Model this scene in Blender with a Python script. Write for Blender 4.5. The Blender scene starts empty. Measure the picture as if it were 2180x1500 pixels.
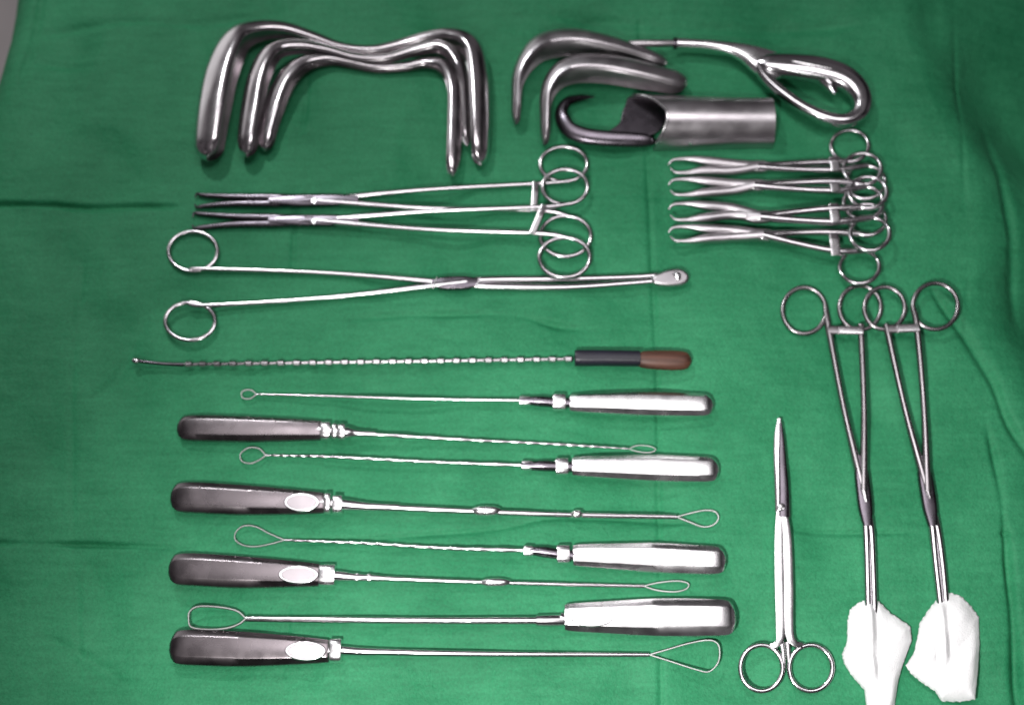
import bpy, math, random
import numpy as np
from mathutils import Vector, Matrix

random.seed(4)
rng = np.random.default_rng(11)
SC = bpy.context.scene
COL = SC.collection

# ------------------------------------------------------------------ camera
TILT = math.radians(20.0)
FPX = 3000.0                       # focal length in photo pixels (2180 wide)
DIST = FPX / 3500.0                # metres from lens to the middle of the table
CAM = Vector((0, -DIST * math.sin(TILT), DIST * math.cos(TILT)))
cam_d = bpy.data.cameras.new('camera'); cam = bpy.data.objects.new('camera', cam_d); COL.objects.link(cam)
cam.location = CAM; cam.rotation_euler = (TILT, 0, 0)
cam_d.sensor_width = 36; cam_d.lens = FPX / 2180 * 36
cam_d.clip_start = 0.01; cam_d.clip_end = 60
SC.camera = cam
cam_d.dof.use_dof = True; cam_d.dof.focus_distance = 0.75; cam_d.dof.aperture_fstop = 5.2   # a slightly soft snapshot

# ------------------------------------------------------------------ world: a dim room
w = bpy.data.worlds.new('World'); SC.world = w; w.use_nodes = True
nt = w.node_tree; nt.nodes.clear()
o_ = nt.nodes.new('ShaderNodeOutputWorld'); b_ = nt.nodes.new('ShaderNodeBackground')
tc = nt.nodes.new('ShaderNodeTexCoord'); nz = nt.nodes.new('ShaderNodeTexNoise'); cr = nt.nodes.new('ShaderNodeValToRGB')
nz.inputs['Scale'].default_value = 2.2; nz.inputs['Detail'].default_value = 1.5
cr.color_ramp.elements[0].position = 0.40; cr.color_ramp.elements[0].color = (0.010, 0.008, 0.012, 1)
cr.color_ramp.elements[1].position = 0.68; cr.color_ramp.elements[1].color = (0.60, 0.53, 0.58, 1)
nt.links.new(tc.outputs['Generated'], nz.inputs['Vector']); nt.links.new(nz.outputs['Fac'], cr.inputs['Fac'])
dp = nt.nodes.new('ShaderNodeVectorMath'); dp.operation = 'DOT_PRODUCT'; dp.inputs[1].default_value = (-0.66, 0.72, 0.16)
nt.links.new(tc.outputs['Generated'], dp.inputs[0])
wall = nt.nodes.new('ShaderNodeMapRange'); wall.interpolation_type = 'SMOOTHSTEP'
wall.inputs['From Min'].default_value = 0.86; wall.inputs['From Max'].default_value = 0.95; wall.inputs['To Max'].default_value = 3.8
nt.links.new(dp.outputs['Value'], wall.inputs['Value'])
ad = nt.nodes.new('ShaderNodeMix'); ad.data_type = 'RGBA'; ad.blend_type = 'ADD'; ad.inputs['Factor'].default_value = 1.0
nt.links.new(cr.outputs['Color'], ad.inputs['A']); nt.links.new(wall.outputs['Result'], ad.inputs['B'])
nt.links.new(ad.outputs['Result'], b_.inputs['Color']); nt.links.new(b_.outputs['Background'], o_.inputs['Surface'])
b_.inputs['Strength'].default_value = 0.21

# ------------------------------------------------------------------ lamps: the camera flash and the theatre lamp overhead
def lamp(name, kind, loc, target, energy, color, **kw):
    d = bpy.data.lights.new(name, kind); o = bpy.data.objects.new(name, d); COL.objects.link(o)
    o.location = loc; d.energy = energy; d.color = color
    o.rotation_euler = (Vector(target) - Vector(loc)).to_track_quat('-Z', 'Y').to_euler()
    for k, v in kw.items(): setattr(d, k, v)
    return o
lamp('camera_flash', 'SPOT', (-0.10, -0.38, 0.64), (0.07, -0.235, 0), 25.0, (1, 0.985, 0.97),
     spot_size=math.radians(70), spot_blend=1.0, shadow_soft_size=0.016)
lamp('theatre_lamp', 'AREA', (0.10, 0.30, 2.0), (0.05, -0.05, 0), 12.0, (1, 0.96, 0.98),
     shape='RECTANGLE', size=1.15, size_y=0.62)

lamp('shadow_lamp', 'AREA', (-0.42, 0.85, 1.15), (0.0, 0.0, 0), 5.5, (0.97, 0.99, 1.0), shape='DISK', size=0.09)  # added lamp, no known fixture: throws shadows toward the lower right

SC.view_settings.view_transform = 'Standard'; SC.view_settings.look = 'None'
SC.view_settings.exposure = 0.0; SC.view_settings.gamma = 1.0

# ------------------------------------------------------------------ helpers
def W(px, py, z=0.0):
    """photo pixel -> point on the level z (metres) above the table"""
    d = Vector(((px - 1090) / FPX, (750 - py) / FPX, -1.0)); d.rotate(cam.rotation_euler)
    t = (z - CAM.z) / d.z
    return CAM + d * t
PX = 1 / 3500.0                    # one photo pixel in metres, about
MM = 0.001

def cat(pts, n):
    """Catmull-Rom through rows of numbers, n steps a span"""
    P = np.array(pts, float)
    if len(P) == 2:
        t = np.linspace(0, 1, n + 1)[:, None]; return P[0] * (1 - t) + P[1] * t
    A = np.vstack([2 * P[0] - P[1], P, 2 * P[-1] - P[-2]]); out = []
    for i in range(1, len(A) - 2):
        p0, p1, p2, p3 = A[i - 1], A[i], A[i + 1], A[i + 2]
        for k in range(n):
            t = k / n
            out.append(0.5 * ((2 * p1) + (-p0 + p2) * t + (2 * p0 - 5 * p1 + 4 * p2 - p3) * t * t + (-p0 + 3 * p1 - 3 * p2 + p3) * t ** 3))
    out.append(P[-1]); return np.array(out)

def new_obj(name, V, F, mat, parent=None, smooth=True, angle=35):
    me = bpy.data.meshes.new(name)
    off = parent_world(parent) if parent else Vector((0, 0, 0))
    me.from_pydata([tuple(Vector(v) - off) for v in V], [], F)
    me.materials.append(mat); me.update()
    if smooth:
        me.polygons.foreach_set('use_smooth', [True] * len(me.polygons))
        try: me.set_sharp_from_angle(angle=math.radians(angle))
        except Exception: pass
    o = bpy.data.objects.new(name, me); COL.objects.link(o)
    if parent: o.parent = parent
    return o
def parent_world(p):
    v = Vector(p.location)
    while p.parent: p = p.parent; v += Vector(p.location)
    return v
def tag(o, label=None, category=None, group=None, kind=None):
    if label: o['label'] = label
    if category: o['category'] = category
    if group: o['group'] = group
    if kind: o['kind'] = kind
    return o
def thing(name, at, label, category, group=None):
    o = bpy.data.objects.new(name, None); COL.objects.link(o); o.location = at
    o.empty_display_size = 0.01
    return tag(o, label, category, group)

def tube_geo(pts, rx, rz, seg=12, closed=False, power=2.0, cap=True, flat=0):
    """swept section round a path of world points; rx sideways, rz up; power>2 gives a squarer section"""
    P = [Vector(p) for p in pts]; n = len(P)
    rx = np.broadcast_to(np.array(rx, float), (n,)); rz = np.broadcast_to(np.array(rz, float), (n,))
    V = []; F = []
    for i in range(n):
        if closed: t = P[(i + 1) % n] - P[i - 1]
        else: t = P[min(i + 1, n - 1)] - P[max(i - 1, 0)]
        if t.length < 1e-9: t = Vector((1, 0, 0))
        t.normalize()
        up = Vector((0, 0, 1))
        if abs(t.z) > 0.95: up = Vector((0, 1, 0))
        s = t.cross(up).normalized(); u = s.cross(t).normalized()
        for k in range(seg):
            a = 2 * math.pi * (k + 0.5) / seg
            c, q = math.cos(a), math.sin(a)
            if power != 2.0:
                c = math.copysign(abs(c) ** (2 / power), c); q = math.copysign(abs(q) ** (2 / power), q)
            V.append(P[i] + s * (c * rx[i]) + u * (q * rz[i]))
    m = n if closed else n - 1
    for i in range(m):
        j = (i + 1) % n
        for k in range(seg):
            l = (k + 1) % seg
            F.append((i * seg + k, i * seg + l, j * seg + l, j * seg + k))
    if not closed and cap:
        F.append(tuple(range(seg))[::-1]); F.append(tuple((n - 1) * seg + k for k in range(seg)))
    return V, F

def tube(name, path, rx, mat, parent, rz=None, n=8, seg=12, zscale=1.0, power=2.0, angle=40):
    """path rows: px, py, z(mm). rx: list of px radii (one a row) or a number"""
    rows = []
    m = len(path)
    R = [rx] * m if not hasattr(rx, '__len__') else rx
    Z = R if rz is None else ([rz] * m if not hasattr(rz, '__len__') else rz)
    for p, a, b in zip(path, R, Z): rows.append((p[0], p[1], p[2] if len(p) > 2 else 0, a, b))
    S = cat(rows, n)
    pts = [W(r[0], r[1], r[2] * MM) for r in S]
    V, F = tube_geo(pts, np.abs(S[:, 3]) * PX, np.abs(S[:, 4]) * PX * zscale, seg, power=power)
    return new_obj(name, V, F, mat, parent, angle=angle)

def join(name, geos, mat, parent, angle=40):
    V = []; F = []
    for v, f in geos:
        b = len(V); V += list(v); F += [tuple(i + b for i in q) for q in f]
    return new_obj(name, V, F, mat, parent, angle=angle)

def ring_geo(cx, cy, rx, ry, wire, z, rot=0.0, tiltx=0.0, tilty=0.0, seg=12, n=64, flat=1.0):
    pts = []
    for k in range(n):
        a = 2 * math.pi * k / n
        ex, ey = rx * math.cos(a), ry * math.sin(a)
        x = cx + ex * math.cos(rot) - ey * math.sin(rot); y = cy + ex * math.sin(rot) + ey * math.cos(rot)
        pts.append(W(x, y, z * MM + ex * tiltx * PX + ey * tilty * PX))
    return tube_geo(pts, wire * PX, wire * PX * flat, seg, closed=True)

HK = 0.8
LR = 34.0
def trough(name_list, splits, rows, side, mats, parent, th=1.5, n=8, m=18, z0=0.0):
    """gutter-shaped blade standing on its rim. rows: px, py of the outer back, depth px, height mm, base z mm (opt)."""
    R = [tuple(r) + ((0,) if len(r) == 4 else ()) for r in rows]
    S = cat(R, n); N = len(S)
    arc = np.concatenate([[0], np.cumsum(np.hypot(np.diff(S[:, 0]), np.diff(S[:, 1])))]); ea = np.minimum(arc, arc[-1] - arc)
    EE = np.array([math.sqrt(max(0.012, 1 - (1 - min(1, a / LR)) ** 2)) for a in ea])
    pts = [W(S[i, 0], S[i, 1], (S[i, 3] * HK * 0.5 + S[i, 4] + z0) * MM) for i in range(N)]
    secs = []
    for i in range(N):
        t = (pts[min(i + 1, N - 1)] - pts[max(i - 1, 0)]); t.z = 0; t.normalize()
        inn = Vector((t.y, -t.x, 0)) * side
        d = max(S[i, 2], 1.5) * PX; h = max(S[i, 3] * HK, 1.0) * MM; base = (S[i, 4] + z0) * MM; T = min(th * MM, 0.35 * d, 0.3 * h)
        c = pts[i] + inn * (d * 0.5 * (1 - EE[i])); base += h * 0.35 * (1 - EE[i]); h *= 0.3 + 0.7 * EE[i]; d *= EE[i]; T = min(T, 0.45 * d, 0.3 * h); sec = []
        for k in range(m + 1):
            a = -math.pi / 2 + math.pi * k / m
            sec.append(Vector((c.x, c.y, 0)) + inn * (d * (1 - math.cos(a))) + Vector((0, 0, base + h / 2 * (1 + math.sin(a)))))
        for k in range(m, -1, -1):
            a = -math.pi / 2 + math.pi * k / m
            sec.append(Vector((c.x, c.y, 0)) + inn * (T + (d) * (1 - math.cos(a)) + 0.0) + Vector((0, 0, base + h / 2 + (h / 2 - T) * math.sin(a))))
        secs.append(sec)
    L = len(secs[0]); out = []
    cuts = [0] + [int(round(s * n)) for s in splits] + [N - 1]
    for a, b, nm in zip(cuts[:-1], cuts[1:], name_list):
        V = [v for s in secs[a:b + 1] for v in s]; F = []
        for i in range(b - a):
            for k in range(L):
                l = (k + 1) % L
                F.append((i * L + k, i * L + l, (i + 1) * L + l, (i + 1) * L + k))
        for base, rev in ((0, 1), ((b - a) * L, 0)):
            for k in range(m):
                q = (base + k, base + k + 1, base + L - 2 - k, base + L - 1 - k)
                F.append(q[::-1] if rev else q)
        out.append(new_obj(nm, V, F, mats, parent, angle=50))
    return out

def plate(name, outline, z0, z1, mat, parent, bev=0.8, holes=(), angle=45):
    """flat steel plate with rounded rims from a px outline (z in mm)"""
    cu = bpy.data.curves.new(name, 'CURVE'); cu.dimensions = '2D'; cu.fill_mode = 'BOTH'
    for loop in (outline,) + tuple(holes):
        sp = cu.splines.new('POLY'); sp.points.add(len(loop) - 1); sp.use_cyclic_u = True
        for i, p in enumerate(loop):
            w_ = W(p[0], p[1], z1 * MM); sp.points[i].co = (w_.x, w_.y, 0, 1)
    cu.extrude = max(((z1 - z0) / 2 - bev) * MM, 0.00005); cu.bevel_depth = bev * MM; cu.bevel_resolution = 3
    cu.offset = -bev * MM
    tmp = bpy.data.objects.new(name, cu); COL.objects.link(tmp)
    dg = bpy.context.evaluated_depsgraph_get()
    me = bpy.data.meshes.new_from_object(tmp.evaluated_get(dg))
    bpy.data.objects.remove(tmp); bpy.data.curves.remove(cu)
    V = [Vector((v.co.x, v.co.y, v.co.z + (z0 + z1) / 2 * MM)) for v in me.vertices]
    F = [tuple(p.vertices) for p in me.polygons]
    bpy.data.meshes.remove(me)
    return new_obj(name, V, F, mat, parent, angle=angle)

def disc(name, px, py, r, z0, z1, mat, parent, sides=24, slot=False):
    pts = [W(px + r * math.cos(2 * math.pi * k / sides), py + r * math.sin(2 * math.pi * k / sides), z1 * MM) for k in range(sides)]
    c = W(px, py, z1 * MM)
    V = [Vector((p.x, p.y, z0 * MM)) for p in pts] + [Vector((p.x, p.y, (z1 - 0.25) * MM)) for p in pts] + \
        [Vector((c.x + (p.x - c.x) * .8, c.y + (p.y - c.y) * .8, z1 * MM)) for p in pts]
    F = [(a * sides + k, a * sides + (k + 1) % sides, (a + 1) * sides + (k + 1) % sides, (a + 1) * sides + k)
         for a in range(2) for k in range(sides)]
    F.append(tuple(2 * sides + k for k in range(sides)))
    return new_obj(name, V, F, mat, parent, angle=30)

# ------------------------------------------------------------------ materials
def bsdf(name):
    m = bpy.data.materials.new(name); m.use_nodes = True
    return m, m.node_tree, m.node_tree.nodes['Principled BSDF']
def N(t, kind, **inp):
    n = t.nodes.new(kind)
    for k, v in inp.items():
        n.inputs[k.replace('_', ' ')].default_value = v
    return n
def steel(name, col, rough, r2=None, spots=0.4, bump=0.015):
    m, t, b = bsdf(name)
    b.inputs['Metallic'].default_value = 1.0
    geo = t.nodes.new('ShaderNodeNewGeometry')
    a = N(t, 'ShaderNodeTexNoise', Scale=90.0, Detail=2.0, Roughness=0.5)
    c = N(t, 'ShaderNodeTexNoise', Scale=28.0, Detail=2.0)
    t.links.new(geo.outputs['Position'], a.inputs['Vector']); t.links.new(geo.outputs['Position'], c.inputs['Vector'])
    mx = t.nodes.new('ShaderNodeMapRange'); mx.inputs['From Min'].default_value = 0.35; mx.inputs['From Max'].default_value = 0.7
    mx.inputs['To Min'].default_value = rough; mx.inputs['To Max'].default_value = r2 or rough * 1.35
    t.links.new(a.outputs['Fac'], mx.inputs['Value']); t.links.new(mx.outputs['Result'], b.inputs['Roughness'])
    rp = t.nodes.new('ShaderNodeValToRGB')
    rp.color_ramp.elements[0].position = 0.35; rp.color_ramp.elements[0].color = tuple(x * (1 - 0.35 * spots) for x in col) + (1,)
    rp.color_ramp.elements[1].position = 0.62; rp.color_ramp.elements[1].color = tuple(col) + (1,)
    t.links.new(c.outputs['Fac'], rp.inputs['Fac']); t.links.new(rp.outputs['Color'], b.inputs['Base Color'])
    bp = N(t, 'ShaderNodeBump', Strength=bump, Distance=0.0006); t.links.new(a.outputs['Fac'], bp.inputs['Height'])
    t.links.new(bp.outputs['Normal'], b.inputs['Normal'])
    return m
M_STEEL = steel('polished_steel', (0.66, 0.64, 0.66), 0.16)
M_SATIN = steel('satin_steel', (0.58, 0.55, 0.57), 0.30)
M_SHADED = steel('shaded_handle_steel', (0.22, 0.195, 0.205), 0.24)  # left handles: the dark room they mirror is put into the colour
M_PAD = steel('thumb_pad_steel', (0.50, 0.46, 0.48), 0.32)
M_SWAB = steel('swab_forceps_steel', (0.36, 0.34, 0.35), 0.24)
M_SPEC = steel('blade_steel', (0.74, 0.70, 0.72), 0.19)
M_BRIGHT = steel('bright_steel', (0.90, 0.89, 0.90), 0.22)  # base lightened: the overhead lamp's white reflection is partly in the colour
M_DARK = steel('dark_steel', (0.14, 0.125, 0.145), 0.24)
M_WIRE = steel('wire_steel', (0.50, 0.52, 0.50), 0.30, bump=0.0)

def plain(name, col, rough, bumpscale=0, bump=0.2, var=0.25, scale=60):
    m, t, b = bsdf(name)
    geo = t.nodes.new('ShaderNodeNewGeometry'); a = N(t, 'ShaderNodeTexNoise', Scale=float(scale), Detail=5.0)
    t.links.new(geo.outputs['Position'], a.inputs['Vector'])
    rp = t.nodes.new('ShaderNodeValToRGB')
    rp.color_ramp.elements[0].position = 0.3; rp.color_ramp.elements[0].color = tuple(x * (1 - var) for x in col) + (1,)
    rp.color_ramp.elements[1].position = 0.7; rp.color_ramp.elements[1].color = tuple(min(1, x * (1 + var * .5)) for x in col) + (1,)
    t.links.new(a.outputs['Fac'], rp.inputs['Fac']); t.links.new(rp.outputs['Color'], b.inputs['Base Color'])
    b.inputs['Roughness'].default_value = rough
    if bumpscale:
        c = N(t, 'ShaderNodeTexNoise', Scale=float(bumpscale), Detail=3.0); t.links.new(geo.outputs['Position'], c.inputs['Vector'])
        bp = N(t, 'ShaderNodeBump', Strength=bump, Distance=0.001); t.links.new(c.outputs['Fac'], bp.inputs['Height'])
        t.links.new(bp.outputs['Normal'], b.inputs['Normal'])
    return m
M_BLACK = plain('black_sleeve', (0.012, 0.011, 0.022), 0.42, 700, 0.1)
M_GAUZE = plain('white_gauze', (0.88, 0.88, 0.885), 0.95, 1300, 0.5, 0.10)
M_FLOOR = plain('grey_floor', (0.55, 0.50, 0.50), 0.5, 0, 0, 0.1, 8)

def wood():
    m, t, b = bsdf('brown_wood')
    geo = t.nodes.new('ShaderNodeNewGeometry'); mp = t.nodes.new('ShaderNodeMapping'); mp.inputs['Scale'].default_value = (25, 420, 420)
    a = N(t, 'ShaderNodeTexNoise', Scale=1.0, Detail=4.0)
    t.links.new(geo.outputs['Position'], mp.inputs['Vector']); t.links.new(mp.outputs['Vector'], a.inputs['Vector'])
    rp = t.nodes.new('ShaderNodeValToRGB')
    rp.color_ramp.elements[0].position = 0.3; rp.color_ramp.elements[0].color = (0.040, 0.016, 0.010, 1)
    rp.color_ramp.elements[1].position = 0.7; rp.color_ramp.elements[1].color = (0.13, 0.050, 0.030, 1)
    t.links.new(a.outputs['Fac'], rp.inputs['Fac']); t.links.new(rp.outputs['Color'], b.inputs['Base Color'])
    b.inputs['Roughness'].default_value = 0.5
    return m
M_WOOD = wood()

def cloth_mat():
    m, t, b = bsdf('green_cotton')
    geo = t.nodes.new('ShaderNodeNewGeometry')
    a = N(t, 'ShaderNodeTexNoise', Scale=14.0, Detail=6.0, Roughness=0.6)
    mp = t.nodes.new('ShaderNodeMapping'); mp.inputs['Scale'].default_value = (40, 260, 60)
    st = N(t, 'ShaderNodeTexNoise', Scale=1.0, Detail=4.0)
    t.links.new(geo.outputs['Position'], a.inputs['Vector'])
    t.links.new(geo.outputs['Position'], mp.inputs['Vector']); t.links.new(mp.outputs['Vector'], st.inputs['Vector'])
    mix = N(t, 'ShaderNodeMath'); mix.operation = 'MULTIPLY_ADD'; mix.inputs[1].default_value = 0.45
    t.links.new(st.outputs['Fac'], mix.inputs[0]); t.links.new(a.outputs['Fac'], mix.inputs[2])
    rp = t.nodes.new('ShaderNodeValToRGB')
    rp.color_ramp.elements[0].position = 0.45; rp.color_ramp.elements[0].color = (0.012, 0.172, 0.070, 1)
    rp.color_ramp.elements[1].position = 0.98; rp.color_ramp.elements[1].color = (0.038, 0.272, 0.124, 1)
    t.links.new(mix.outputs['Value'], rp.inputs['Fac'])
    fine = N(t, 'ShaderNodeTexNoise', Scale=620.0, Detail=3.0, Roughness=0.8); t.links.new(geo.outputs['Position'], fine.inputs['Vector'])
    fr = t.nodes.new('ShaderNodeMapRange'); fr.inputs['From Min'].default_value = 0.3; fr.inputs['From Max'].default_value = 0.7
    fr.inputs['To Min'].default_value = 0.80; fr.inputs['To Max'].default_value = 1.16; t.links.new(fine.outputs['Fac'], fr.inputs['Value'])
    ml = t.nodes.new('ShaderNodeVectorMath'); ml.operation = 'SCALE'
    t.links.new(rp.outputs['Color'], ml.inputs[0]); t.links.new(fr.outputs['Result'], ml.inputs['Scale']); t.links.new(ml.outputs['Vector'], b.inputs['Base Color'])
    b.inputs['Roughness'].default_value = 0.62
    b.inputs['Specular IOR Level'].default_value = 0.26
    try:
        b.inputs['Sheen Weight'].default_value = 0.0; b.inputs['Sheen Roughness'].default_value = 0.5
        b.inputs['Sheen Tint'].default_value = (0.7, 1, 0.85, 1)
    except Exception: pass
    # weave and small crumples
    wv = N(t, 'ShaderNodeTexNoise', Scale=1100.0, Detail=2.0); t.links.new(geo.outputs['Position'], wv.inputs['Vector'])
    c2 = N(t, 'ShaderNodeTexNoise', Scale=70.0, Detail=5.0, Roughness=0.6); t.links.new(geo.outputs['Position'], c2.inputs['Vector'])
    b1 = N(t, 'ShaderNodeBump', Strength=0.5, Distance=0.0005); t.links.new(wv.outputs['Fac'], b1.inputs['Height'])
    b2 = N(t, 'ShaderNodeBump', Strength=0.45, Distance=0.0035); t.links.new(c2.outputs['Fac'], b2.inputs['Height'])
    t.links.new(b1.outputs['Normal'], b2.inputs['Normal']); t.links.new(b2.outputs['Normal'], b.inputs['Normal'])
    return m
M_CLOTH = cloth_mat()

# ------------------------------------------------------------------ the drape: a real rumpled sheet running over the table edges
def polyline_dist(X, Y, pts):
    best = np.full(X.shape, 1e9); sgn = np.zeros(X.shape); run = np.zeros(X.shape); acc = 0.0
    for (x0, y0), (x1, y1) in zip(pts[:-1], pts[1:]):
        dx, dy = x1 - x0, y1 - y0; L2 = dx * dx + dy * dy
        t = np.clip(((X - x0) * dx + (Y - y0) * dy) / L2, 0, 1)
        d = np.hypot(X - (x0 + t * dx), Y - (y0 + t * dy))
        s = np.sign((X - x0) * dy - (Y - y0) * dx)
        mk = d < best; sgn = np.where(mk, s, sgn); best = np.minimum(best, d)
        run = np.where(mk, acc + t * math.sqrt(L2), run); acc += math.sqrt(L2)
    e = np.clip(np.minimum(run, acc - run) / min(0.04, acc / 3), 0, 1)
    return best, sgn, e * e * (3 - 2 * e)
def wl(pts, n=5):
    P = cat(pts, n); return [tuple(W(p[0], p[1])[:2]) for p in P]

def axis(lo, a, b, hi, fine, coarse):
    return np.concatenate([np.arange(lo, a, coarse), np.arange(a, b, fine), np.arange(b, hi + coarse, coarse)])
gx = axis(-0.62, -0.37, 0.37, 0.80, 0.0010, 0.006); gy = axis(-0.60, -0.245, 0.30, 0.62, 0.0010, 0.006)
X, Y = np.meshgrid(gx, gy)
H = np.zeros_like(X)
for i in range(46):                                  # soft rumples
    lam = rng.uniform(0.035, 0.16); th_ = rng.uniform(0, math.pi); ph = rng.uniform(0, 6.28)
    amp = 0.00050 * (lam / 0.10) ** 1.2
    U_ = X * math.cos(th_) + Y * math.sin(th_)
    Vv = -X * math.sin(th_) + Y * math.cos(th_)
    H += amp * np.sin(2 * math.pi * U_ / lam + ph + 1.6 * np.sin(2 * math.pi * Vv / (lam * 2.7) + ph * 2))
def crease(pts, depth, width, shoulder=0.0, ends=True):
    """narrow pressed-in line; a soft shoulder stands up beside it"""
    global H
    p = wl(pts); d, s, e = polyline_dist(X, Y, p)
    wob = 0.75 + 0.25 * np.sin(X * 61 + Y * 47) * np.sin(X * 23 - Y * 31 + 1)
    H -= 1.55 * depth * e * wob * np.exp(-(d / (0.75 * width)) ** 2)
    if shoulder: H += 0.65 * shoulder * e * wob * np.exp(-((d * s - width * 3.0) / (width * 3.4)) ** 2)
# creases pressed into the folded sheet
crease([(-300, 428), (0, 433), (250, 437), (430, 440)], 0.0042, 0.0026, 0.0012)
crease([(430, 440), (1280, 415), (1560, 412)], 0.0006, 0.0020, 0.0003)
crease([(-300, 1148), (0, 1155), (250, 1160), (420, 1168)], 0.0038, 0.0024, 0.0010)
crease([(420, 1168), (1000, 1130), (1200, 1100), (1540, 1118), (1760, 1130), (1900, 1132), (2300, 1135)], 0.0014, 0.0020, 0.0005)
crease([(668, -150), (654, 180), (630, 400), (619, 720), (614, 1250), (606, 1650)], 0.0008, 0.0020, 0.0005)
crease([(1350, -150), (1368, 180), (1382, 420), (1398, 740), (1402, 900), (1410, 1650)], 0.0012, 0.0022, 0.0006)
crease([(90, -100), (70, 60), (20, 260)], 0.0012, 0.004)
crease([(2050, -150), (2052, 300), (2060, 700)], 0.0010, 0.0025, 0.0006)
crease([(180, 500), (150, 900), (170, 1500)], 0.0006, 0.003)
crease([(1800, 515), (2000, 522), (2300, 520)], 0.0012, 0.0028, 0.0006)
# soft hand-made folds
crease([(660, 690), (820, 672), (1000, 668), (1100, 672), (1180, 690), (1300, 700)], 0.0024, 0.0034, 0.0014)
crease([(690, 730), (900, 720), (1100, 722)], 0.0008, 0.004, 0.0)
crease([(60, 70), (260, 45), (420, 50), (600, 18)], 0.0016, 0.0045, 0.001)
crease([(20, 120), (180, 140), (380, 120)], 0.0014, 0.0040, 0.001)
crease([(250, 300), (330, 240), (420, 215)], 0.0014, 0.0035, 0.001)
crease([(1090, 20), (1500, 60), (1900, 50)], 0.0012, 0.005, 0.0008)
crease([(120, 860), (230, 820), (330, 640)], 0.0012, 0.005, 0.0008)
crease([(30, 1330), (180, 1400), (330, 1500)], 0.0012, 0.005, 0.0008)
# long folds that follow the right table edge
crease([(1940, 560), (2040, 690), (2110, 800), (2150, 900), (2230, 1020)], 0.0050, 0.0050, 0.002)
crease([(2080, 840), (2115, 960), (2140, 1120), (2165, 1400), (2180, 1600)], 0.0042, 0.0042, 0.002)
crease([(2000, 960), (2030, 1100), (2120, 1300)], 0.0006, 0.003, 0.0)
crease([(2120, 200), (2160, 480), (2190, 700)], 0.003, 0.006, 0.002)
cap_, k_ = 0.0003, 0.0005
H = cap_ - k_ * np.logaddexp(0, (cap_ - H) / k_) + k_ * 0.3      # the tools press the sheet flat
# table edges
def edge_drop(pts, k, slope, rad, outer):
    global H
    p = np.array([tuple(W(a, b)[:2]) for a, b in pts]); o = np.argsort(p[:, 1])
    xe = np.interp(Y, p[o, 1], p[o, 0]); s = (X - xe) * outer
    d = np.where(s < 0, 0, np.where(s < rad, s * s / (2 * rad), s - rad / 2)) * slope
    H = H - d
    return s
s = edge_drop([(1700, -700), (1880, -60), (1965, 170), (2035, 330), (2062, 470), (2085, 640), (2125, 830), (2185, 1000), (2240, 1250), (2290, 1700)], 0, 0.62, 0.02, 1)
H += np.clip(s, 0, 0.12) * 0.17 * np.sin(Y * 34 + 2.0 * np.sin(Y * 9) + X * 10)
s2 = edge_drop([(420, -1200), (84, -60), (72, 40), (54, 110), (34, 180), (8, 250), (-60, 400), (-300, 900), (-520, 1700)], 0, 3.2, 0.035, -1)
s3 = edge_drop([(-3000, 1), (3000, 1)], 0, 0, 1, 1) if False else None
yb = W(1090, 2050).y; dd = np.maximum(yb - Y, 0); H -= np.where(dd < .03, dd * dd / .06, dd - .015) * 1.5
H = np.maximum(H, -0.80 + 0.01)
nr, nc = X.shape
co = np.stack([X, Y, H - 0.0008], -1).reshape(-1, 3)
idx = np.arange(nr * nc).reshape(nr, nc)
quads = np.stack([idx[:-1, :-1], idx[:-1, 1:], idx[1:, 1:], idx[1:, :-1]], -1).reshape(-1, 4)
me = bpy.data.meshes.new('surgical_drape')
me.vertices.add(len(co)); me.vertices.foreach_set('co', co.ravel())
me.loops.add(quads.size); me.loops.foreach_set('vertex_index', quads.ravel().astype(np.int32))
me.polygons.add(len(quads)); me.polygons.foreach_set('loop_start', np.arange(0, quads.size, 4, dtype=np.int32))
me.update(calc_edges=True); me.polygons.foreach_set('use_smooth', np.ones(len(quads), bool)); me.materials.append(M_CLOTH)
drape = bpy.data.objects.new('surgical_drape', me); COL.objects.link(drape)
tag(drape, 'rumpled green cotton surgical drape with pressed creases under all the instruments', 'drape')

fl = new_obj('floor', [(-6, -6, -.80), (6, -6, -.80), (6, 6, -.80), (-6, 6, -.80)], [(0, 1, 2, 3)], M_FLOOR)
tag(fl, kind='structure')

# ------------------------------------------------------------------ double-ended gutter specula
def speculum(label, rows, splits, z0=0.0, knob=None):
    a = rows[len(rows) // 2]
    t = thing('vaginal_speculum', W(a[0], a[1]), label, 'speculum', 'double ended specula nested together')
    trough(['blade', 'handle_bar', 'blade'], splits, rows, 1, M_SPEC, t, th=1.6, z0=z0)
    return t
SP1 = [(416, 342, 50, 22), (414, 300, 56, 24), (422, 220, 62, 27), (437, 150, 62, 27), (464, 92, 56, 26), (500, 58, 46, 23),
       (550, 45, 36, 19), (610, 48, 28, 15), (670, 68, 22, 12), (730, 91, 18, 10), (790, 97, 18, 10), (850, 84, 20, 10), (905, 68, 24, 13),
       (955, 61, 30, 17), (1000, 70, 38, 20), (1030, 102, 40, 21), (1042, 160, 42, 22), (1045, 240, 40, 22), (1043, 305, 36, 20), (1040, 350, 32, 16)]
speculum('largest of the three nested steel gutter specula, outermost with the widest left blade', SP1, [7, 12])
SP2 = [(506, 332, 36, 16), (506, 290, 38, 17), (513, 230, 42, 18), (527, 165, 40, 19), (550, 116, 38, 18), (588, 90, 30, 15),
       (640, 86, 24, 13), (700, 98, 18, 11), (760, 115, 15, 9), (820, 116, 15, 9), (880, 98, 18, 10), (930, 86, 22, 12), (966, 98, 24, 13), (988, 128, 24, 14),
       (998, 175, 16, 14), (1001, 240, 14, 13), (1002, 310, 13, 11)]
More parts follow.
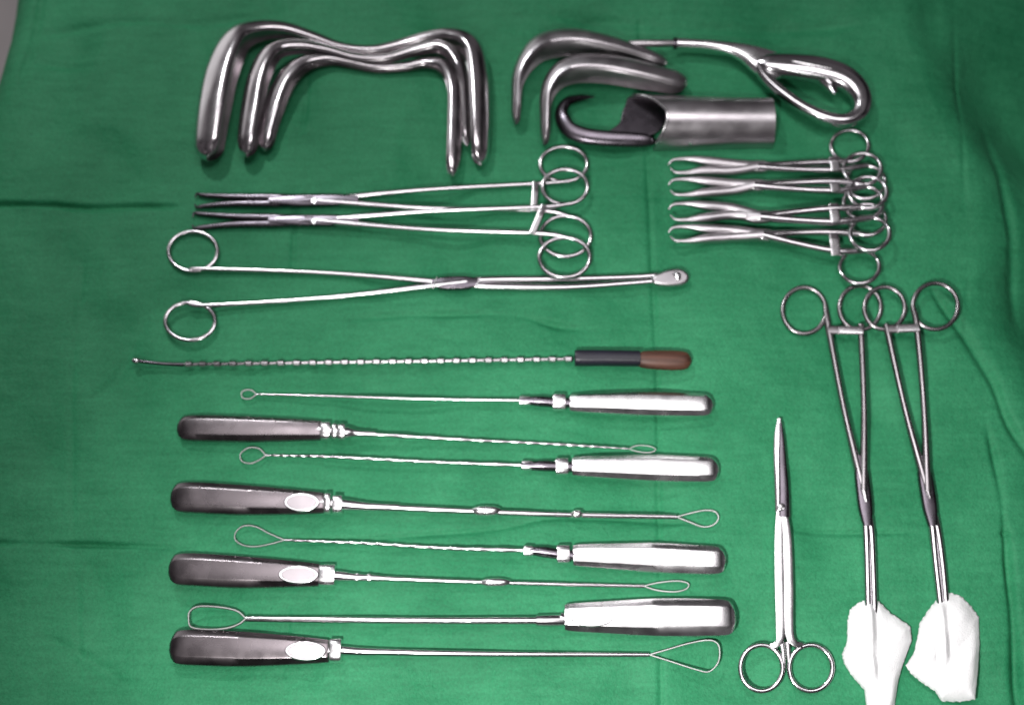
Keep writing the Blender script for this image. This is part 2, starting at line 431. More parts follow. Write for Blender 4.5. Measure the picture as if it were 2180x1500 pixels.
speculum('middle steel gutter speculum, its left blade between the other two left blades', SP2, [6, 11], z0=3.0)
SP3 = [(547, 320, 32, 13), (548, 282, 34, 14), (561, 226, 38, 16), (584, 172, 36, 16), (612, 138, 34, 15), (650, 118, 28, 13), (700, 113, 22, 11),
       (745, 124, 16, 9), (800, 136, 14, 8), (860, 133, 15, 8), (908, 123, 18, 9), (945, 127, 22, 11), (972, 150, 26, 13), (985, 195, 28, 14),
       (985, 260, 28, 13), (982, 320, 27, 12), (977, 374, 24, 10)]
speculum('smallest innermost steel gutter speculum, its right blade reaching lowest of the nested set', SP3, [6, 10])

# ------------------------------------------------------------------ detachable-blade speculum with loop handle
t = thing('loop_handled_retractor', W(1440, 95), 'steel retractor with curved blade and big open loop handle at upper right', 'retractor')
trough(['blade'], [], [(1088, 262, 16, 16), (1088, 215, 16, 20), (1090, 165, 20, 24), (1104, 122, 30, 26), (1130, 88, 40, 26), (1165, 70, 46, 25), (1215, 64, 46, 24),
                       (1270, 72, 42, 23), (1330, 88, 36, 19), (1385, 108, 28, 14), (1424, 124, 24, 12)], 1, M_SATIN, t, th=1.5)
tube('shank', [(1290, 96, 9), (1350, 93, 10), (1400, 93, 10), (1436, 93, 9)], [5, 7, 8, 8], M_SATIN, t, power=3)
tube('collar', [(1433, 93, 9), (1441, 93, 9)], 13, M_DARK, t, rz=11, power=3)
def swept(rows, n=8, seg=20, closed=False):
    S = cat(rows + ([rows[0]] if closed else []), n)
    if closed: S = S[:-1]
    return tube_geo([W(a[0], a[1], a[2] * MM) for a in S], np.abs(S[:, 3]) * PX, np.abs(S[:, 4]) * PX, seg, closed=closed, power=2.4)
grip = swept([(1440, 93, 8, 12, 12), (1500, 96, 8, 12, 12), (1550, 103, 8, 15, 13), (1585, 113, 8, 23, 14), (1612, 126, 8, 33, 15), (1640, 140, 8, 38, 15), (1662, 150, 8, 26, 13), (1672, 154, 8, 10, 10)])
join('grip', [grip], M_BRIGHT, t)
loopg = swept([(1612, 136, 8, 14, 15), (1640, 139, 8.5, 27, 20), (1690, 142, 8.5, 31, 21), (1745, 149, 8.5, 33, 21), (1793, 164, 8.5, 31, 21), (1824, 190, 8, 27, 20), (1836, 220, 8, 22, 18), (1828, 244, 8, 18, 16),
               (1802, 256, 8, 15, 15), (1762, 252, 8, 14, 14), (1710, 229, 8, 13, 14), (1660, 194, 8, 13, 14), (1628, 163, 8, 14, 14)], closed=True)
join('finger_loop', [loopg], M_STEEL, t)
tube('finger_spur', [(1752, 166, 8), (1768, 184, 8), (1778, 200, 8)], [18, 14, 6], M_STEEL, t)
for k, (a, b) in enumerate([((1664, 126), (1794, 152)), ((1656, 143), (1788, 169))]):
    tube('grip_ridge', [(a[0], a[1], 13.4), ((a[0] + b[0]) / 2, (a[1] + b[1]) / 2, 14.0), (b[0], b[1], 13.4)], [3, 6, 3], M_BRIGHT, t, rz=[2, 4, 2])

# spare blade
t = thing('retractor_blade', W(1300, 150), 'loose curved retractor blade lying just below the loop handled retractor', 'retractor blade')
trough(['blade'], [], [(1149, 306, 17, 15), (1149, 255, 18, 18), (1149, 205, 22, 22), (1162, 163, 32, 24), (1190, 134, 42, 25), (1232, 119, 48, 25), (1290, 119, 50, 24),
                       (1350, 129, 50, 23), (1405, 143, 46, 20), (1440, 152, 44, 17), (1466, 158, 42, 15)], 1, M_SATIN, t, th=1.5, z0=0.0)

# half-tube blade seen from its back, with a cut-out
t = thing('cylindrical_blade', W(1500, 258), 'wide half-tube steel blade with an oval cut-out and hooked left end', 'retractor blade')
c0 = W(1410, 266); c1 = W(1640, 266); R_ = 0.0180
V = []; F = []; NT = 36; NS = 24
def xr(th):     # left rim of the tube
    return np.interp(th, [-90, -60, -30, 0, 20, 40, 60, 90], [1335, 1350, 1385, 1412, 1414, 1406, 1396, 1388])
for layer, rr in ((0, R_), (1, R_ - 0.0013)):
    for i in range(NS + 1):
        for k in range(NT + 1):
            th = -90 + 180 * k / NT
            px = xr(th) + (1640 - xr(th)) * i / NS
            p = W(px, 258); r3 = rr * (1 + 0.05 * math.cos(math.pi * i / NS))
            V.append((p.x, c0.y - math.sin(math.radians(th)) * r3, 0.0003 + math.cos(math.radians(th)) * r3))
L = (NS + 1) * (NT + 1)
for i in range(NS):
    for k in range(NT):
        a = i * (NT + 1) + k; q = (a, a + 1, a + NT + 2, a + NT + 1)
        F.append(q); F.append(tuple(L + v for v in q[::-1]))
for k in range(NT):
    a = k; F.append((a, a + 1, L + a + 1, L + a)); a = NS * (NT + 1) + k; F.append((a + 1, a, L + a, L + a + 1))
for i in range(NS):
    a = i * (NT + 1); b = a + NT + 1; F.append((a, b, L + b, L + a)); a += NT; b += NT; F.append((b, a, L + a, L + b))
new_obj('half_tube', V, F, M_SATIN, t, angle=40)
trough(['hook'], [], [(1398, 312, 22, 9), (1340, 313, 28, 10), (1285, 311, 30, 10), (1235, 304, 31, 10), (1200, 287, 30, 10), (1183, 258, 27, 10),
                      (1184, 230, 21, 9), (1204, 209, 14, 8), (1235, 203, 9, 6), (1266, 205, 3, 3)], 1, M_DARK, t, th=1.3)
plate('inner_wall', cat([(1338, 206), (1380, 200), (1414, 212), (1420, 245), (1402, 280), (1345, 296), (1300, 304), (1268, 300), (1290, 282), (1318, 262), (1326, 235), (1338, 206)], 5)[:-1, :2].tolist(), 2.0, 4.0, M_DARK, t, bev=0.6)  # same steel as the tube, its colour darkened for the shaded inside
rim = [W(xr(th), 258) for th in np.linspace(-70, 70, 30)]
pts = [Vector((p.x, c0.y - math.sin(math.radians(a)) * R_ * 1.04, 0.0003 + math.cos(math.radians(a)) * R_ * 1.04)) for p, a in zip(rim, np.linspace(-70, 70, 30))]
V, F = tube_geo(pts, 0.0010, 0.0010, 8); new_obj('rim', V, F, M_BRIGHT, t)
tube('stud', [(1470, 303, 5), (1470, 303, 6), (1471, 303, 8)], [6, 7, 4], M_BRIGHT, t)

# ------------------------------------------------------------------ ring-handled forceps and the like
def forceps(name, label, category, group, rings, ends, pivot, jl, jaws, jr, r=5.0, wire=5.0, zr=2.2, zt=1.8, zp=2.4, mat=M_STEEL, ratchet=None, jointw=None, jw=None, joint_mat=None, tilts=(0, 0), bow=3.0, screw=True, jaw_mat=None):
    """rings (cx,cy,rx,ry); ends: where each shank meets its ring; pivot px; jl half length of the joint; jaws: px paths"""
    t = thing(name, W(pivot[0], pivot[1]), label, category, group)
    P = np.array(pivot, float)
    for k in range(2):
        cx, cy, rx, ry = rings[k]
        g = ring_geo(cx, cy, rx, ry, wire, zr + (1.0 if k else 0), tilty=tilts[0], tiltx=tilts[1], flat=0.85)
        join('finger_ring', [g], mat, t)
        e = np.array(ends[k], float); mid = (e + P) / 2
        perp = np.array([-(P - e)[1], (P - e)[0]]); perp /= np.linalg.norm(perp) + 1e-9
        sgn = 1 if np.dot(perp, mid - (np.array(ends[0]) + np.array(ends[1])) / 2 * .5 - P * .5) > 0 else -1
        mid = mid + perp * sgn * bow
        into = P + (P - e) / np.linalg.norm(P - e) * 0
        # root of the shank blends into its ring
        c_ = np.array([cx, cy], float); uu = (P - e) / np.linalg.norm(P - e); pp = np.array([-uu[1], uu[0]]); sd = 1 if np.dot(pp, e - c_) > 0 else -1
        side_ = np.dot(pp, e - c_)
        root = c_ - uu * ry * 0 + uu * (ry if abs(uu[1]) > 0.5 else rx) + pp * side_ * 0.9 if abs(side_) < 0.3 * rx else c_ + sd * pp * np.array([rx, ry]) - uu * 4
        tube('shank', [(root[0], root[1], zr + k), (e[0], e[1], zr + k), (mid[0], mid[1], (zr + zp) / 2 + k * .6), (into[0], into[1], zp + k * 0.4)],
             [r * .8, r, r * .95, r * 1.35], mat, t, power=2.6, n=10)
        if ratchet:
            rx_, ry_ = ratchet[k]
            o2 = np.array(ratchet[1 - k], float); a = np.array([rx_, ry_], float); b = a + (o2 - a) * 0.66
            tube('ratchet', [(a[0], a[1], zr + 1.2 + k * 1.5), (b[0], b[1], zr + 1.2 + k * 1.5)], r * 1.35, M_BRIGHT if k else mat, t, rz=3.0, power=5, n=8)
    for k in range(2):
        jp = jaws[k]
        rows = [(pivot[0], pivot[1], zp + k * .3)] + [(q[0], q[1], q[2] if len(q) > 2 else zt) for q in jp]
        rad = [jr * 1.1] + (jw if jw else [jr * (1 - 0.35 * (i + 1) / len(jp)) for i in range(len(jp))])
        tube('jaw', rows, rad, jaw_mat or mat, t, power=2.8, n=8)
    # box joint
    d = np.array([(ends[0][0] + ends[1][0]) / 2, (ends[0][1] + ends[1][1]) / 2]) - P; d /= np.linalg.norm(d)
    w_ = jointw or jr * 1.6
    tube('box_joint', [(P[0] - d[0] * jl, P[1] - d[1] * jl, zp), (P[0] - d[0] * jl * .5, P[1] - d[1] * jl * .5, zp), (P[0], P[1], zp), (P[0] + d[0] * jl * .5, P[1] + d[1] * jl * .5, zp), (P[0] + d[0] * jl, P[1] + d[1] * jl, zp)],
         [w_ * .6, w_ * .95, w_, w_ * .95, w_ * .6], joint_mat or mat, t, rz=[7, 8, 8, 8, 7], power=5, n=6, seg=16)
    if screw: disc('screw', P[0], P[1], w_ * 0.45, zp + 1.5, zp + 2.9, M_BRIGHT, t)
    return t

# two tenacula lying interlaced
forceps('tenaculum_forceps', 'long tenaculum forceps with rings at right, upper of the interlaced pair', 'forceps', 'interlaced tenaculum forceps',
        [(1200, 350, 50, 37), (1204, 503, 54, 43)], [(1150, 391), (1150, 449)], (668, 427), 95,
        [[(600, 421), (500, 419), (436, 416), (420, 413, 2), (415, 420, 2)], [(600, 433), (500, 434), (440, 438), (420, 441, 2), (414, 434, 2)]], 8.5,
        r=5.5, wire=5, ratchet=[(1140, 388), (1136, 450)], jointw=14, joint_mat=M_DARK, jaw_mat=M_DARK, jw=[8.5, 7, 5, 3, 1], bow=5)
forceps('tenaculum_forceps', 'long tenaculum forceps with rings at right, lower of the interlaced pair', 'forceps', 'interlaced tenaculum forceps',
        [(1203, 398, 48, 37), (1202, 548, 54, 42)], [(1148, 441), (1148, 497)], (668, 470), 95,
        [[(600, 464), (500, 461), (432, 456), (414, 454, 2), (410, 462, 2)], [(600, 476), (500, 478), (432, 484), (414, 486, 2), (410, 478, 2)]], 8.5,
        r=5.5, wire=5, zr=5.6, ratchet=[(1158, 438), (1132, 499)], jointw=13, joint_mat=M_DARK, jaw_mat=M_DARK, jw=[8.5, 7, 5, 3, 1], bow=5)

# long polyp forceps with cup tip
t = forceps('ovum_forceps', 'longest forceps, rings at left and a spoon tip at right, lying above the notched sound', 'forceps', None,
        [(411, 535, 52, 42), (405, 684, 53, 40)], [(438, 573), (448, 650)], (970, 603), 50,
        [[(1040, 610), (1200, 612), (1340, 603), (1400, 598)], [(1040, 596), (1200, 594), (1340, 590), (1400, 586)]], 8,
        r=5.5, wire=4.8, jointw=15, joint_mat=M_DARK, jw=[8, 7, 6, 6], bow=6, screw=False)
spoon = cat([(1392, 584), (1425, 572), (1452, 572), (1468, 586), (1460, 602), (1430, 607), (1396, 604), (1388, 594), (1392, 584)], 6)[:-1, :2].tolist()
plate('spoon_tip', spoon, 1.0, 5.0, M_SATIN, t, bev=1.8, angle=70)
tube('tip_highlight', [(1434, 580, 5.2), (1442, 586, 5.6), (1444, 596, 5.2)], [4, 8, 4], M_BRIGHT, t, rz=[2, 4, 2])  # bright bump standing in for the highlight on the cup
tube('cross_mark', [(922, 614, 5.0), (930, 590, 5.0)], 1.4, M_BRIGHT, t, n=2)
tube('cross_mark', [(1012, 612, 5.0), (1022, 592, 5.0)], 1.4, M_BRIGHT, t, n=2)

# towel clamps
G = 'small towel clamps stacked side by side'
TC = [('uppermost small towel clamp of the stack, just below the half-tube blade', (356, 343, 364), (1612, 356), (1809, 311), (1842, 388), 2.0),
      ('second towel clamp from the top of the small stacked row', (398, 386, 411), (1606, 396), (1836, 360), (1838, 432), 5.0),
      ('third towel clamp from the top of the small stacked row', (450, 438, 464), (1618, 462), (1848, 410), (1852, 498), 8.0),
      ('lowest small towel clamp of the stack, its bottom ring beside the long swab forceps', (497, 487, 509), (1624, 501), (1846, 468), (1830, 568), 4.5)]
for n_, (lab, ys, pv, ra, rb, zz) in enumerate(TC):
    y, ya, yb_ = ys; zt = 2 + zz * .3
    forceps('towel_clamp', lab, 'towel clamp', G,
            [(ra[0], ra[1], 40, 33), (rb[0], rb[1], 42, 35)], [(1776, max(ra[1] + 27, pv[1] - 18) if n_ != 0 else 345), (1782, min(rb[1] - 26, pv[1] + 26 + 8 * (n_ == 3)))], pv, 30,
            [[(1560, y - 6, zt), (1500, ya, zt), (1462, ya - 4, zt), (1434, ya - 2, zt), (1423, ya + 8, zt)],
             [(1560, y + 8, zt), (1500, yb_, zt), (1464, yb_ + 4, zt), (1438, yb_ + 3, zt), (1427, yb_ - 6, zt)]], 11,
            r=8, wire=5.0, zr=zz, zp=zz * .7 + 1.2, ratchet=[(1774, ra[1] + 24), (1780, rb[1] - 24)], jointw=14, jw=[10.5, 9.5, 5, 3.2, 1.5], bow=2,
            tilts=(0.10 + .03 * n_, 0.12), joint_mat=M_SATIN, jaw_mat=M_SATIN)

# swab forceps holding gauze
G = 'long swab forceps pointing down at right'
forceps('swab_forceps', 'long swab forceps reaching down to gauze, left of the two', 'forceps', G,
        [(1712, 661, 46, 49), (1831, 655, 44, 47)], [(1764, 700), (1833, 704)], (1838, 1045), 75,
        [[(1843, 1120), (1846, 1200), (1848, 1290), (1850, 1350), (1852, 1430)], [(1853, 1120), (1858, 1200), (1861, 1290), (1863, 1350), (1864, 1430)]], 8,
        r=7.0, wire=5.2, zr=2.2, zp=2.6, mat=M_SWAB, jaw_mat=M_STEEL, ratchet=[(1762, 702), (1836, 704)], jointw=15, joint_mat=M_DARK, jw=[8, 7, 7, 7, 6], bow=4, screw=False)
forceps('swab_forceps', 'long swab forceps reaching down to gauze, right of the two', 'forceps', G,
        [(1883, 656, 43, 45), (1991, 652, 48, 49)], [(1889, 704), (1952, 698)], (1974, 1045), 75,
        [[(1984, 1120), (1992, 1200), (2002, 1290), (2006, 1350), (2008, 1420)], [(1994, 1120), (2006, 1200), (2014, 1290), (2018, 1350), (2020, 1420)]], 8,
        r=7.0, wire=5.2, zr=5.6, zp=3.2, mat=M_SWAB, jaw_mat=M_STEEL, ratchet=[(1888, 700), (1956, 698)], jointw=15, joint_mat=M_DARK, jw=[8, 7, 7, 7, 6], bow=4, screw=False)

def gauze(label, outline, center, line, phase):
    """crumpled pad folded over the jaws: closed lumpy body"""
    C = np.array(center, float); Q = outline + [outline[0]]; O = np.array([np.array(Q[i]) * (1 - k / 10) + np.array(Q[i + 1]) * k / 10 for i in range(len(outline)) for k in range(10)], float)
    n = len(O); nr_ = 34; V = []; F = []
    a0, a1 = np.array(line[0], float), np.array(line[1], float); dl = a1 - a0; L_ = np.linalg.norm(dl); dl /= L_
    for i in range(nr_ + 1):
        f = i / nr_
        for k in range(n):
            jit = 1 + 0.010 * math.sin(k * 1.7 + phase) * math.sin(k * 0.37) if i == nr_ else 1
            p = C + (O[k] - C) * f * jit
            ang = 2 * math.pi * k / n
            base = 5.5 * (1 - f ** 7) + 0.5
            rel = p - a0; lo = np.dot(rel, dl); la = rel[0] * -dl[1] + rel[1] * dl[0]
            onl = np.clip(min(lo + 20, L_ + 20 - lo) / 30, 0, 1)
            ridge = 2.0 * math.exp(-(la / 7) ** 2) * onl - 1.1 * math.exp(-((abs(la) - 15) / 6) ** 2) * onl
            fold = (0.35 * math.sin(ang * 5 + phase + f * 2)) * f * (1 - f ** 4)
            q1 = (p[0] * 0.8 + p[1] * 0.6) * 0.028 + phase; q2 = (p[0] * 0.5 - p[1]) * 0.021 + phase * 2
            fold += (1.5 * abs((q1 % 2) - 1) + 1.1 * abs((q2 % 2) - 1) - 1.3) * (1 - f ** 6)
            fold += 0.3 * math.sin(p[0] * 0.055 + phase + 1.4 * math.sin(p[1] * 0.03)) * (1 - f ** 4) * min(1, f * 3)
            z = max(base + ridge + fold, 0.6)
            q = W(p[0], p[1], min(z, 3) * MM); V.append((q.x, q.y, z * MM))
    for i in range(nr_):
        for k in range(n):
            l = (k + 1) % n; F.append((i * n + k, i * n + l, (i + 1) * n + l, (i + 1) * n + k))
    b = len(V)
    for k in range(n):
        p = C + (O[k] - C) * 0.99; q = W(p[0], p[1], 0); V.append((q.x, q.y, 0.0002))
    for k in range(n):
        l = (k + 1) % n; F.append((nr_ * n + k, nr_ * n + l, b + l, b + k))
    V = [v if len(v) == 3 else tuple(v) for v in V]
    g = new_obj('gauze_swab', V, [f[::-1] for f in F], M_GAUZE, None, angle=60)
    return tag(g, label, 'gauze swab', 'gauze swabs on the long forceps')
gauze('white gauze pad clamped by the left long forceps, cut off by the picture bottom',
      [(1828, 1282), (1850, 1274), (1872, 1280), (1896, 1304), (1938, 1332), (1941, 1362), (1930, 1392), (1920, 1420), (1912, 1450), (1905, 1500), (1896, 1545), (1862, 1560), (1846, 1520), (1840, 1468),
       (1812, 1436), (1797, 1412), (1792, 1392), (1803, 1366), (1804, 1320), (1810, 1296)], (1868, 1400), ((1850, 1290), (1854, 1430)), 0.4)
gauze('white squarish gauze pad clamped by the right long forceps',
      [(1998, 1270), (2020, 1260), (2046, 1268), (2066, 1288), (2084, 1312), (2086, 1370), (2082, 1430), (2076, 1488), (2040, 1493), (2004, 1492), (1990, 1470), (1962, 1452), (1940, 1434), (1928, 1416),
       (1946, 1388), (1954, 1350), (1958, 1325), (1976, 1298)], (2018, 1390), ((2002, 1300), (2008, 1400)), 2.1)

# scissors
t = thing('surgical_scissors', W(1668, 1180), 'closed curved surgical scissors standing upright in the picture, left of the gauze', 'scissors')
join('finger_ring', [ring_geo(1621, 1421, 45, 49, 5.2, 2.6, flat=.85)], M_STEEL, t)
join('finger_ring', [ring_geo(1726, 1421, 46, 49, 5.2, 2.6, flat=.85)], M_STEEL, t)
tube('shank', [(1640, 1375, 2.6), (1656, 1368, 2.8), (1661, 1340, 3), (1659, 1240, 3), (1658, 1150, 3.2), (1660, 1090, 3.2)], [5, 7, 10, 10.5, 10, 9], M_BRIGHT, t, rz=[5, 7, 7, 7, 7, 7], power=6)
tube('shank', [(1708, 1373, 2.6), (1690, 1368, 2.8), (1679, 1340, 3), (1678, 1240, 3), (1675, 1150, 3.2), (1668, 1090, 3.2)], [5, 7, 10, 10.5, 10, 9], M_BRIGHT, t, rz=[5, 7, 7, 7, 7, 7], power=6)
tube('shank_foot', [(1664, 1366, 2.6), (1668, 1400, 2.6), (1667, 1432, 2.6)], [5, 4, 3], M_BRIGHT, t, power=3)
tube('shank_foot', [(1676, 1366, 2.6), (1679, 1400, 2.6), (1681, 1432, 2.6)], [5, 4, 3], M_BRIGHT, t, power=3)
tube('blade', [(1666, 1100, 3.4), (1664, 1040, 3.6), (1659, 975, 4), (1657, 930, 4.5), (1659, 890, 5)], [15, 14.5, 12, 9, 3.5], M_BRIGHT, t, rz=[5, 5, 4, 3, 1], power=4)
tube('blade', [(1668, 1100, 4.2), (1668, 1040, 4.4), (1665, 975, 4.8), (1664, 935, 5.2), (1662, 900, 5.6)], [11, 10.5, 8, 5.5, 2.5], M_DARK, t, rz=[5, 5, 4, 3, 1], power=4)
disc('screw', 1664, 1078, 8, 4.0, 6.4, M_BRIGHT, t)

# ------------------------------------------------------------------ notched sound with wooden grip
t = thing('uterine_sound', W(1225, 765), 'thin notched metal sound with black sleeve and brown wooden grip', 'sound')
tube('tip', [(290, 768, 3), (300, 769, 3), (345, 774, 3), (392, 776, 3)], [3.5, 4, 3.5, 4.5], M_DARK, t)
tube('tip_ball', [(280, 768, 3), (284, 768, 3), (290, 768, 3), (296, 768, 3), (300, 769, 3)], [1.5, 5.5, 7, 5.5, 2], M_STEEL, t, n=4)
rows = []; rad = []
x = 392.0
while x < 1228:
    yy = 776 - 12 * (x - 392) / 836
    pitch = 34 if x > 450 else 30
    for dx, rr in ((0, 4.4), (4, 7.2), (16, 7.2), (20, 4.4)):
        rows.append((x + dx, yy, 3)); rad.append(rr)
    x += pitch
join('notched_rod', [tube_geo([W(r_[0], r_[1], r_[2] * MM) for r_ in rows], np.array(rad) * PX, np.array(rad) * PX, 12)], M_STEEL, t, angle=25)
tube('black_sleeve', [(1224, 762, 4.5), (1230, 762, 4.5), (1290, 762, 4.5), (1352, 763, 4.5), (1362, 763, 4.5)], [13, 16.5, 16.5, 16.5, 16.5], M_BLACK, t, n=6, seg=20, power=2.6)
tube('wooden_grip', [(1360, 764, 4.5), (1370, 765, 4.8), (1400, 766, 5), (1440, 767, 5), (1462, 767, 4.8), (1471, 767, 4.6)], [14, 18.5, 21, 21.5, 18, 6], M_WOOD, t, n=6, seg=20, rz=[12, 14, 15, 15, 13, 5])

# ------------------------------------------------------------------ curettes
G = 'curettes laid out in alternating directions'
def handle_section(rows, name, mat, parent, zc=4.5):
    """faceted hollow handle: rows px, py, half width px, half height mm"""
    S = cat(rows, 7); V = []; F = []; K = 16
    prof = []      # broad flat top, bevelled shoulders
    for (a, b) in [(0.52, 1), (0.62, .97), (0.93, .52), (1, .40), (1, -.40), (.93, -.52), (.62, -.97), (.52, -1)]: prof.append((a, b))
    prof = prof + [(-a, b) for a, b in prof[::-1]]
    K = len(prof)
    P = [W(s_[0], s_[1], zc * MM) for s_ in S]
    for i, s_ in enumerate(S):
        t_ = P[min(i + 1, len(P) - 1)] - P[max(i - 1, 0)]; t_.z = 0; t_.normalize(); sd = Vector((t_.y, -t_.x, 0))
        for a, b in prof: V.append(P[i] + sd * (a * abs(s_[2]) * PX) + Vector((0, 0, b * abs(s_[3]) * MM)))
    for i in range(len(S) - 1):
        for k in range(K):
            l = (k + 1) % K; F.append((i * K + k, i * K + l, (i + 1) * K + l, (i + 1) * K + k))
    F.append(tuple(range(K))[::-1]); F.append(tuple((len(S) - 1) * K + k for k in range(K)))
    return new_obj(name, V, F, mat, parent, angle=28)

def curette(label, hrows, mat, neck, shaft, srad, loop, thumb=None, collar=None, zc=4.8, beads=(), twist=0.0, wr=1.7, marks=False):
    t = thing('curette', W(hrows[0][0], hrows[0][1]), label, 'curette', G)
    h = handle_section(hrows, 'handle', mat, t, zc)
    if collar:
        for (x, y, w_, r_) in collar: tube('collar', [(x - w_ / 2, y, zc), (x - w_ / 2 + 2, y, zc), (x + w_ / 2 - 2, y, zc), (x + w_ / 2, y, zc)], [r_ * .9, r_, r_, r_ * .9], M_BRIGHT, t, n=2, seg=20, rz=[r_ * .7, r_ * .75, r_ * .75, r_ * .7], power=3.0)
    if thumb:
        x0, x1, y, hw = thumb
        ov = [(x0 + (x1 - x0) * (0.5 - 0.5 * math.cos(a)), y + hw * math.sin(a)) for a in np.linspace(0, 2 * math.pi, 32, endpoint=False)]
        ztop = zc + hrows[-4][3] * 0.96
        tp = plate('thumb_rest', ov, ztop - 2.4, ztop + 0.5, M_STEEL, t, bev=0.5)
        ov2 = [(x0 + (x1 - x0) * (0.5 - 0.42 * math.cos(a)), y + hw * .78 * math.sin(a)) for a in np.linspace(0, 2 * math.pi, 32, endpoint=False)]
        plate('thumb_pad', ov2, ztop - .6, ztop + 0.8, M_PAD, t, bev=0.2)
    if neck:
        hx = hrows[-1][0]; sg = 1 if hx > neck[0][0][0] else -1
        nk = [(hx + sg * 10, hrows[-1][1])] + list(neck[0]); nr2 = [min(12, neck[1][0])] + list(neck[1])
        tube('neck', [(p[0], p[1], zc) for p in nk], nr2, M_DARK if marks else M_STEEL, t, seg=18, n=5)
    # shaft
    m = len(shaft); rows = [(p[0], p[1], zc + (3.0 - zc) * i / (m - 1), srad[0] + (srad[1] - srad[0]) * i / (m - 1)) for i, p in enumerate(shaft)]
    S = cat(rows, 40)
    rr = S[:, 3].copy()
    if twist:
        ar = np.linspace(0, 1, len(S)); rr = rr * (1 + twist * np.sin(ar * (S[-1, 0] - S[0, 0]) / 6.5 * (0.6 + 0.5 * ar)))
    V, F = tube_geo([W(a[0], a[1], a[2] * MM) for a in S], rr * PX, rr * PX, 12)
    new_obj('shaft', V, F, M_STEEL, t)
    for (x, y, ln, r_) in beads:
        tube('bead', [(x - ln / 2, y, 3.8), (x - ln / 4, y, 3.8), (x + ln / 4, y, 3.8), (x + ln / 2, y, 3.8)], [r_ * .6, r_, r_, r_ * .6], M_BRIGHT, t, n=4, seg=16)
    L_ = cat(loop + [loop[0]], 8)[:-1]
    V, F = tube_geo([W(a[0], a[1], (2.6 if i % 1 == 0 else 2.6) * MM) for i, a in enumerate(L_)], wr * PX, wr * PX * 1.2, 8, closed=True)
    new_obj('loop', V, F, M_WIRE, t)
    return t

def hR(x0, x1, y, w0, w1, hh=4.2, dy=0):     # handle whose shaft leaves to the left
    L = x1 - x0
    return [(x1, y + dy, w1 * .30, hh * .35), (x1 - 6, y + dy, w1 * .72, hh * .62), (x1 - 20, y + dy, w1 * .95, hh * .85), (x1 - 60, y + dy * .9, w1, hh * .98), (x0 + L * .55, y + dy * .5, w1 * 1.02, hh * 1.04),
            (x0 + L * .25, y + dy * .2, (w0 + w1) / 2, hh), (x0 + 20, y, w0 * 1.02, hh * .82), (x0, y, w0 * .9, hh * .72)]
def hL(x0, x1, y, w0, w1, hh=4.2, dy=0):     # mirrored
    L = x1 - x0
    return [(x0, y, w0 * .32, hh * .35), (x0 + 6, y, w0 * .70, hh * .62), (x0 + 20, y, w0 * .94, hh * .85), (x0 + 60, y + dy * .1, w0, hh * .98), (x0 + L * .45, y + dy * .5, w0 * .98, hh * 1.04),
            (x0 + L * .75, y + dy * .8, (w0 + w1) / 2, hh), (x1 - 12, y + dy, w1 * 1.02, hh * .82), (x1, y + dy, w1 * .95, hh * .72)]

curette('slim curette with bright handle at right and the tiniest loop, directly below the wooden-gripped sound', hR(1213, 1518, 858, 19, 25, dy=4), M_BRIGHT,
        ([(1206, 857), (1180, 856), (1150, 854), (1128, 853), (1106, 852)], [11, 11, 11, 9, 8]), [(1110, 852), (900, 849), (700, 843), (545, 839)], (4.2, 2.2),
        [(546, 839), (534, 830), (518, 832), (514, 840), (519, 848), (534, 848)], collar=[(1190, 856, 26, 18), (1117, 853, 22, 10)], marks=True)
curette('curette with shaded dark handle at left and a banded bright collar, without any thumb rest', hL(378, 684, 911, 27, 20, dy=5), M_SHADED,
        ([(735, 920), (760, 922), (800, 924)], [12, 7, 6]), [(760, 922), (1000, 936), (1180, 945), (1340, 955)], (4.8, 2.0),
        [(1338, 955), (1358, 948), (1384, 950), (1396, 957), (1382, 963), (1358, 961)], wr=1.2, collar=[(694, 917, 20, 19), (713, 918, 12, 17), (728, 919, 16, 17)], twist=0.18)
curette('curette with bright handle at right and small oval loop, second of the right-handled ones', hR(1218, 1530, 993, 20, 27, dy=6), M_BRIGHT,
        ([(1210, 993), (1185, 992), (1155, 991), (1130, 991), (1110, 990)], [11, 11, 11, 9, 8]), [(1114, 990), (900, 982), (700, 972), (566, 969)], (4.6, 2.2),
        [(566, 969), (552, 955), (530, 953), (512, 966), (516, 982), (534, 986), (552, 979)], collar=[(1196, 993, 26, 18), (1122, 990, 22, 10)], twist=0.16, marks=True)
curette('curette with dark handle at left, an oval-ringed thumb rest and a thick beaded shaft', hL(364, 690, 1058, 31, 21, dy=12), M_SHADED,
        ([(735, 1074), (790, 1078), (850, 1080)], [12, 9, 8]), [(740, 1075), (900, 1083), (1200, 1095), (1442, 1100)], (8.2, 5.0),
        [(1440, 1100), (1470, 1092), (1500, 1086), (1522, 1089), (1529, 1103), (1518, 1117), (1496, 1121), (1466, 1110)], thumb=(604, 680, 1068, 20),
        collar=[(698, 1071, 14, 22), (719, 1073, 20, 19)], beads=[(1035, 1087, 60, 11), (1228, 1094, 24, 9)], wr=2.0)
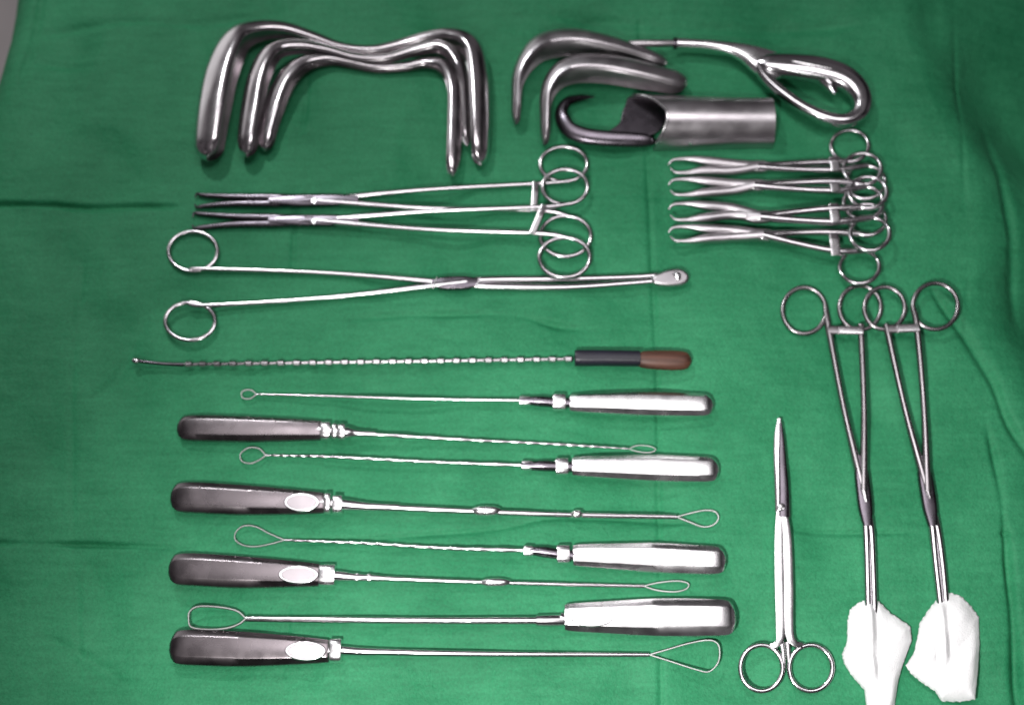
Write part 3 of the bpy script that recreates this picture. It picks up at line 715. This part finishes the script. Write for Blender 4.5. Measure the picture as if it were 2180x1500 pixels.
curette('bright-handled curette with a pointed wire loop, third of those with right handles', hR(1220, 1545, 1182, 22, 29, dy=10), M_BRIGHT,
        ([(1212, 1181), (1186, 1178), (1158, 1174), (1136, 1172), (1116, 1171)], [11, 11, 11, 9, 8]), [(1118, 1171), (950, 1166), (780, 1156), (606, 1149)], (5.2, 2.6),
        [(606, 1149), (575, 1136), (545, 1121), (520, 1119), (503, 1131), (501, 1148), (518, 1160), (545, 1163), (578, 1157)], collar=[(1199, 1179, 26, 19), (1125, 1172, 20, 11)], twist=0.14, marks=True)
curette('dark-handled curette with one bright bead and a narrow loop, above the biggest bright handle', hL(360, 682, 1211, 32, 22, dy=12), M_SHADED,
        ([(718, 1225), (760, 1228), (810, 1230)], [11, 8, 7]), [(722, 1226), (900, 1234), (1150, 1242), (1372, 1247)], (6.4, 3.6),
        [(1370, 1247), (1400, 1240), (1440, 1236), (1464, 1241), (1462, 1252), (1438, 1259), (1400, 1256)], thumb=(592, 678, 1222, 19),
        collar=[(697, 1224, 32, 22), (760, 1228, 10, 9), (786, 1229, 8, 9)], beads=[(1055, 1239, 60, 9)])
curette('large curette with the broadest bright handle at right and a wide blunt loop at left', hR(1202, 1566, 1314, 27, 36, hh=5.2, dy=0), M_BRIGHT,
        ([(1202, 1319), (1170, 1320), (1142, 1320)], [12, 12, 11]), [(1145, 1320), (900, 1320), (700, 1318), (524, 1316)], (8.0, 6.2),
        [(524, 1316), (505, 1300), (470, 1292), (425, 1290), (405, 1300), (402, 1318), (408, 1334), (440, 1339), (480, 1337), (508, 1328)], thumb=(1216, 1304, 1315, 18), zc=5.4, wr=2.5)
curette('bottommost curette with blackish left handle and the largest triangular wire loop', hL(362, 700, 1377, 34, 22, hh=4.8, dy=8), M_SHADED,
        ([(730, 1384), (760, 1386), (800, 1387)], [10, 9, 8]), [(732, 1385), (950, 1390), (1150, 1392), (1382, 1393)], (7.8, 5.0),
        [(1382, 1393), (1420, 1382), (1465, 1369), (1505, 1362), (1526, 1368), (1532, 1388), (1527, 1412), (1508, 1429), (1480, 1424), (1430, 1408)], thumb=(606, 694, 1384, 21),
        collar=[(715, 1384, 24, 24)], wr=2.0)
